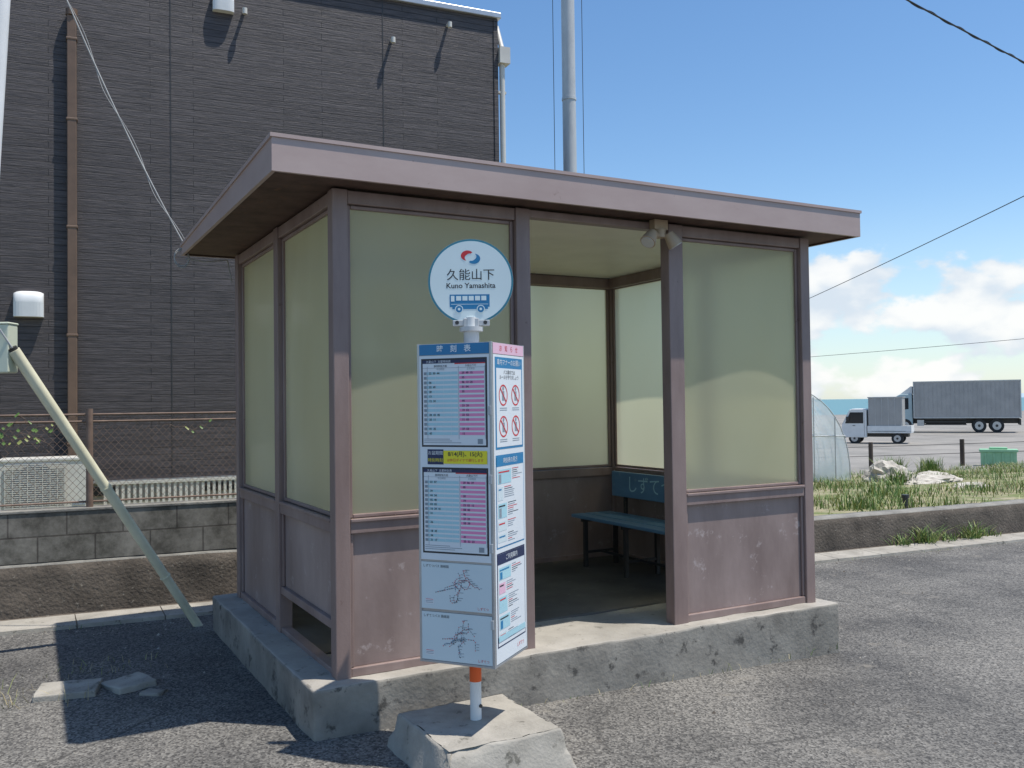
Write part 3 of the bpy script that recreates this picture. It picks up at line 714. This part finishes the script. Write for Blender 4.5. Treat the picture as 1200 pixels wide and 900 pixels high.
rough_box('concrete_slab_piece',(-1.29,1.22,-.03),(-.97,1.47,.035),.05,.006,'conc_light',rot=R(-12),bev=.008)
rough_box('concrete_slab_piece',(-.93,1.18,-.03),(-.70,1.42,.035),.05,.014,'conc_light',rot=R(20),bev=.010)
rough_box('concrete_slab_piece',(-.76,1.02,-.03),(-.66,1.14,.02),.04,.012,'conc',rot=R(50),bev=.008)

# ---------------------------------------------------------------- grass
def blades(name,pts,hmin,hmax,mats,w=.006,lean=.5):
    mb=MB(name)
    for (x,y,z) in pts:
        h=random.uniform(hmin,hmax); a=random.uniform(0,6.28); l=random.uniform(.1,lean)*h
        dx,dy=math.cos(a)*l,math.sin(a)*l; b=a+random.uniform(.8,2.2); wx,wy=math.cos(b)*w,math.sin(b)*w
        k=random.choice(mats)
        mb.face([(x-wx,y-wy,z-.01),(x+wx,y+wy,z-.01),(x+dx*.45+wx*.7,y+dy*.45+wy*.7,z+h*.6),(x+dx*.45-wx*.7,y+dy*.45-wy*.7,z+h*.6)],k)
        mb.face([(x+dx*.45-wx*.7,y+dy*.45-wy*.7,z+h*.6),(x+dx*.45+wx*.7,y+dy*.45+wy*.7,z+h*.6),(x+dx,y+dy,z+h*.92)],k)
    return mb.build(recalc=False)
random.seed(11)
pts=[]
while len(pts)<15000:
    u=random.uniform(7,32); v=.62+12.5*random.random()**1.1
    nn=noise.noise(Vector((u*.45,v*.6,4)))*1.5+.7*noise.noise(Vector((u*1.9,v*1.9,1)))
    if nn<random.uniform(.0,.35)+max(0,(v-9)*.1): continue
    x,y=K(u,v); pts.append((x,y,fz(u,v)))
blades('grass',pts,.02,.20,['g1','g1','g1','g2','g2','g3'],w=.007,lean=1.0)
pts=[]
for _ in range(3500):
    u=random.uniform(7,30); v=.62+11*random.random(); x,y=K(u,v); pts.append((x,y,fz(u,v)))
blades('straw_stubble',pts,.02,.08,['g3','g3','g2'],w=.006,lean=2.2)
def clump(name,cx,cy,cz,n,rad,h,mats=('g1','g1','g2'),w=.006,lean=.9):
    pp=[]
    for _ in range(n):
        a=random.uniform(0,6.28); r=rad*random.random()**.7; pp.append((cx+math.cos(a)*r,cy+math.sin(a)*r*.6,cz))
    return blades(name,pp,h*.45,h,list(mats),w,lean)
for x,n,h in ((7.45,50,.18),(7.8,120,.28),(8.15,60,.16),(8.55,100,.26),(8.9,40,.14)):
    clump('roadside_weeds',x,yk(x)+.30,g(x)+.02,n,.16,h,w=.006,lean=1.5)
for u,v,h,n in ((9.5,1.5,.3,90),(11.5,3,.35,110),(14,5,.4,140),(18,9,.6,300),(21,10.5,.5,240),(13,1.3,.3,90),(11,6,.4,110),(25,10,.6,280),(16,2.5,.35,120),(23,8,.5,200)):
    x,y=K(u,v); clump('weed_clump',x,y,fz(u,v)-.02,n,.4,h,mats=('g1','g2','g1'),w=.009,lean=.8)
random.seed(5)
pp=[(-1.75+random.gauss(0,.28),1.25+random.gauss(0,.16),.01) for _ in range(190)]
blades('dry_grass',pp,.03,.08,['g3','g3','g2'],w=.002,lean=3)
pp=[(-.95+random.gauss(0,.25),1.75+random.gauss(0,.12),.0) for _ in range(50)]
blades('dry_grass',pp,.02,.06,['g3','g2'],w=.002,lean=2)
pp=[(random.uniform(.0,3.4),-.12-random.random()*.03,g(1.7)) for _ in range(60)]+[(x,yk(x)+random.uniform(-.03,.0),g(x)) for x in [random.uniform(-4,9) for _ in range(220)] if noise.noise(Vector((x*1.5,0,0)))>.05]
blades('stray_weeds',pp,.015,.05,['g3','g2','g1'],w=.002,lean=1.6)
mb=MB('loose_gravel')
for _ in range(1700):
    if random.random()<.5: x,y=random.uniform(-3,7),random.uniform(-2.2,2.4)
    else: x=random.uniform(-4,9); y=yk(x)-random.random()**2*.5
    if -.2<x<3.5 and -.15<y<2.5: continue
    s_=random.uniform(.003,.009)*(1.6 if random.random()<.06 else 1); z=g(x)
    mb.raw([(x-s_,y,z),(x,y-s_,z),(x+s_,y,z),(x,y+s_,z),(x+s_*.2,y,z+s_)],[(0,1,4),(1,2,4),(2,3,4),(3,0,4)],random.choice(['conc_light','conc','conc','rough']))
mb.build(recalc=False)

# ---------------------------------------------------------------- field objects
def lump(name,cx,cy,sx,sy,sz,k):
    bm=bmesh.new(); bmesh.ops.create_icosphere(bm,subdivisions=4,radius=1)
    sd=random.random()*30
    for v in bm.verts:
        n_=1+.4*noise.noise(v.co*1.5+Vector((sd,0,0)))+.35*abs(noise.noise(v.co*4+Vector((sd,0,0))))+.15*noise.noise(v.co*11)
        v.co=Vector((v.co.x*sx*n_,v.co.y*sy*n_,max(v.co.z,-.3)*sz*n_))
    me=bpy.data.meshes.new(name); bm.to_mesh(me); bm.free(); me.materials.append(M[k])
    o=bpy.data.objects.new(name,me); u,v=toK(cx,cy); o.location=(cx,cy,fz(u,v)); scene.collection.objects.link(o)
lump('rubble_pile',14.3,8.2,.46,.4,.36,'rock'); lump('rubble_pile',15.1,7.8,.5,.3,.13,'rock'); lump('rubble_pile',13.6,6.7,.7,.3,.12,'rock'); lump('rubble_pile',12.6,5.2,.4,.2,.07,'rock')
gx,gy=13.4,10.3; u,v=toK(gx,gy); gz=fz(u,v)-.05; gd=(f_*.97+r_*.12).normalized(); gp_=Vector((gd.y,-gd.x,0))
ge=empty('greenhouse',(gx,gy,gz))
mb=MB('film_cover'); hoops=MB('hoops')
def gpt(t,s,r=1): 
    a=s*math.pi; xx=-math.cos(a)*1.5*r; zz=(math.sin(a)**.75)*2.2*r
    return Vector((gx,gy,gz))+gd*t+gp_*xx+Vector((0,0,zz))
for i in range(12):
    for j in range(24):
        mb.face([gpt(i*.8,j/24),gpt(i*.8+.8,j/24),gpt(i*.8+.8,(j+1)/24),gpt(i*.8,(j+1)/24)],'film',True)
mb.face([gpt(0,j/24) for j in range(25)],'film')
for i in range(13): hoops.tube([gpt(i*.8,j/24,1.01) for j in range(25)],.013,'galv',6)
for s_ in (.12,.3,.5,.7,.88): hoops.tube([gpt(0,s_,1.02),gpt(9.6,s_,1.02)],.010,'galv',6)
for xx,hh in ((0,2.18),(.75,1.95),(1.2,1.5),(-.75,1.95)):
    p=Vector((gx,gy,gz))-gd*.02+gp_*xx; hoops.tube([p,p+Vector((0,0,hh))],.014,'galv')
p=Vector((gx,gy,gz))-gd*.02+Vector((0,0,1.1)); hoops.tube([p-gp_*1.42,p+gp_*1.42],.012,'galv')
mb.build(ge,recalc=False); hoops.build(ge)
mb=MB('wooden_post_fence'); P=[]
for x,y in ((19.5,17.2),(22.9,15.7),(25.4,14.2),(27.2,12.6),(29.5,11.2)):
    u,v=toK(x,y); z=fz(u,v); mb.cyl((x,y,z-.1),(x,y,z+.85),.07,'wood',n=10); P.append(Vector((x,y,z+.7)))
mb.tube(P,.009,'cable'); mb.tube([p-Vector((0,0,.3)) for p in P],.009,'cable'); mb.build()
mb=MB('green_storage_tank'); x,y=25.9,13.3; u,v=toK(x,y); z=fz(u,v)
ax=Vector((.574,-.819,0)); ay=Vector((-ax.y,ax.x,0))
def GT(p): return Vector((x,y,z))+ax*p.x+ay*p.y+Vector((0,0,p.z))
mb.box((-.5,-.3,.0),(.5,.3,.42),'greenbox',GT); mb.box((-.54,-.34,.42),(.54,.34,.5),'greenbox',GT); mb.box((-.25,-.2,.5),(.25,.2,.56),'greenbox',GT)
for i in range(4): mb.box((-.4+i*.24,-.325,.02),(-.34+i*.24,-.3,.41),'greenbox',GT)
mb.build(bevel=.02)
mb=MB('pipe_stub'); x,y=K(9.6,.85); mb.cyl((x,y,.1),(x,y,.38),.03,'dark'); mb.cyl((x,y,.38),(x,y,.42),.045,'dark'); mb.build()

def wheel(mb,x,y,r,w,side=1):
    mb.cyl((x,y,r),(x,y-w*side,r),r,'rubber',n=24); mb.cyl((x,y+.004*side,r),(x,y-.02*side,r),r*.6,'alu',n=20); mb.cyl((x,y+.012*side,r),(x,y,r),r*.2,'dark',n=12)
def vehicle(name,x,y,rot):
    u,v=toK(x,y); return empty(name,(x,y,fz(u,v)),rot)
def vb(mb,e,bevel=0):
    o=mb.build(bevel=bevel,loc=tuple(e.location),rot=e.rotation_euler.z); attach(o,e); return o
e=vehicle('small_pickup_truck',37.7,27.45,R(122))
mb=MB('cab'); mb.prism([(1.62,.32),(1.68,.55),(1.66,.95),(1.28,1.74),(1.15,1.80),(.52,1.80),(.45,1.74),(.45,.32)],-.72,.72,'white'); vb(mb,e,.04)
mb=MB('windows')
for s in (1,-1):
    y=.724*s; mb.face([(.6,y,1.05),(1.5,y,1.05),(1.24,y,1.62),(.6,y,1.62)],'carglass'); mb.face([(.55,y,.4),(.56,y,.4),(.56,y,1.7),(.55,y,1.7)],'dark'); mb.box((1.0,.735*s,.92),(1.12,.75*s,.95),'dark')
mb.face([(1.655,-.62,1.0),(1.655,.62,1.0),(1.335,.6,1.66),(1.335,-.6,1.66)],'carglass')
mb.box((1.68,-.6,.6),(1.70,-.4,.75),'carglass'); mb.box((1.68,.4,.6),(1.70,.6,.75),'carglass'); mb.box((1.3,.74,1.2),(1.42,.88,1.4),'dark'); vb(mb,e)
mb=MB('bed'); mb.box((-1.65,-.70,.55),(.42,.70,.65),'white')
for s in (1,-1): mb.box((-1.65,.70*s,.60),(.42,.67*s,.92),'white'); mb.box((-1.4,.712*s,.64),(.2,.70*s,.66),'greyink')
mb.box((-1.66,-.7,.60),(-1.63,.7,.92),'white'); mb.box((-1.5,-.4,.35),(1.4,.4,.55),'dark'); vb(mb,e,.01)
mb=MB('canopy'); mb.box((-1.25,-.66,.66),(.36,.66,2.35),'truckbox'); mb.box((-1.28,-.69,2.35),(.39,.69,2.4),'alu')
for i in range(6): mb.box((-1.23+i*.31,.675,.7),(-1.20+i*.31,.66,2.34),'alu')
vb(mb,e)
mb=MB('wheels')
for x in (1.05,-1.0):
    for s in (1,-1): wheel(mb,x,.70*s,.28,.16,s)
vb(mb,e)
e=vehicle('box_truck',53.5,34.1,R(125))
mb=MB('cargo_box'); mb.box((-4.1,-1.15,.98),(2.7,1.15,3.42),'truckbox')
for i in range(24): mb.box((-4.0+i*.285,1.15,1.1),(-3.975+i*.285,1.162,3.32),'truckbox')
for z in (.96,3.4): mb.box((-4.12,-1.18,z),(2.72,1.18,z+.07),'alu')
for x in (-4.13,2.66): mb.box((x,-1.18,.98),(x+.07,1.18,3.45),'alu')
vb(mb,e)
mb=MB('cab'); mb.prism([(4.05,.5),(4.12,.9),(4.1,1.5),(3.85,2.5),(3.6,2.62),(2.8,2.62),(2.78,.5)],-1.05,1.05,'teal'); vb(mb,e,.06)
mb=MB('windows')
for s in (1,-1): y=1.055*s; mb.face([(3.05,y,1.6),(3.95,y,1.5),(3.76,y,2.35),(3.05,y,2.35)],'carglass')
mb.face([(4.105,-.95,1.55),(4.105,.95,1.55),(3.89,.9,2.4),(3.89,-.9,2.4)],'carglass'); mb.box((3.9,1.1,1.6),(4.1,1.35,2.1),'dark')
mb.prism([(2.8,2.63),(3.6,2.63),(2.9,3.15),(2.8,3.15)],-.9,.9,'white'); mb.box((3.98,-1.03,.45),(4.17,1.03,.85),'white'); vb(mb,e)
mb=MB('chassis'); mb.box((-4.0,-.5,.6),(3.9,.5,.95),'dark')
for s in (1,-1):
    for z in (.5,.68,.86): mb.box((-.7,1.05*s,z),(2.0,1.0*s,z+.08),'dark')
    mb.box((-4.1,.95*s,.5),(-4.0,.4*s,.9),'dark'); mb.box((2.05,.7*s,.45),(2.5,1.05*s,.85),'alu')
vb(mb,e)
mb=MB('wheels')
for x in (3.3,-1.5,-2.6):
    for s in (1,-1): wheel(mb,x,1.08*s,.46,.3,s)
vb(mb,e)
e.scale=(.92,1,.98)

# ---------------------------------------------------------------- light & sky
tv=Vector((-.81,.68,-2.83)).normalized()
sd=bpy.data.lights.new('sun','SUN'); sd.energy=5.0; sd.angle=R(.53); sd.color=(1,.95,.875)
so=bpy.data.objects.new('sun',sd); so.rotation_euler=tv.to_track_quat('-Z','Y').to_euler(); scene.collection.objects.link(so)
w=bpy.data.worlds.new('World'); scene.world=w; w.use_nodes=True; nt=w.node_tree
bg=nt.nodes['Background']; bg.inputs[1].default_value=.138
sky=nt.nodes.new('ShaderNodeTexSky'); sky.sky_type='NISHITA'; sky.sun_disc=False; sky.sun_elevation=R(69.5); sky.sun_rotation=R(130)
sky.air_density=1.0; sky.dust_density=.3; sky.ozone_density=1.0
hs=nt.nodes.new('ShaderNodeHueSaturation'); hs.inputs['Saturation'].default_value=1.2; hs.inputs['Value'].default_value=1.2; nt.links.new(sky.outputs[0],hs.inputs['Color'])
tc=nt.nodes.new('ShaderNodeTexCoord'); sp=nt.nodes.new('ShaderNodeSeparateXYZ'); nt.links.new(tc.outputs['Generated'],sp.inputs[0])
def cn(dz,sc,det):
    mp=nt.nodes.new('ShaderNodeMapping'); mp.inputs['Scale'].default_value=(1,1,1.7); mp.inputs['Location'].default_value=(.35,.1,dz); nt.links.new(tc.outputs['Generated'],mp.inputs[0])
    n=N(nt,'ShaderNodeTexNoise',Scale=sc,Detail=det,Roughness=.5); nt.links.new(mp.outputs[0],n.inputs['Vector']); return n.outputs[0]
nA=cn(0,9.0,7.0); nB=cn(.035,9.0,3.0)
dot=nt.nodes.new('ShaderNodeVectorMath'); dot.operation='DOT_PRODUCT'; nt.links.new(tc.outputs['Generated'],dot.inputs[0]); dot.inputs[1].default_value=(.80,.585,.10)
def mr(src,a,b,c,d):
    m=nt.nodes.new('ShaderNodeMapRange'); m.interpolation_type='SMOOTHSTEP'; nt.links.new(src,m.inputs[0])
    for i,v in enumerate((a,b,c,d)): m.inputs[i+1].default_value=v
    return m.outputs[0]
def ma(op,a,b):
    m=nt.nodes.new('ShaderNodeMath'); m.operation=op
    for i,v in enumerate((a,b)):
        if isinstance(v,(int,float)): m.inputs[i].default_value=v
        else: nt.links.new(v,m.inputs[i])
    return m.outputs[0]
az=mr(dot.outputs['Value'],.90,.985,-.1,.20)
el=mr(sp.outputs[2],.11,.22,0,-.42)
lo=mr(sp.outputs[2],.03,.10,-.10,0)
thr=ma('ADD',ma('ADD',ma('ADD',nA,az),el),lo)
dens=mr(thr,.61,.68,0,.93)
hz=mr(sp.outputs[2],0,.22,.5,0)
haze=mix(nt,hz,hs.outputs[0],(4.3,5.6,6.5))
shade=mr(ma('SUBTRACT',nA,nB),-.10,.10,0,1)
cc=mix(nt,shade,(5.1,5.7,6.4),(7.3,7.3,7.2))
nt.links.new(mix(nt,dens,haze,cc),bg.inputs[0])

cd=bpy.data.cameras.new('camera'); cd.sensor_width=36; cd.lens=31.65; cd.clip_end=60000; cd.clip_start=.05
co=bpy.data.objects.new('camera',cd); scene.collection.objects.link(co)
m=Matrix.Rotation(R(-28.8),4,'Z')@Matrix.Rotation(R(91.23),4,'X')@Matrix.Rotation(-.0128,4,'Z'); m.translation=CAM
co.matrix_world=m; scene.camera=co
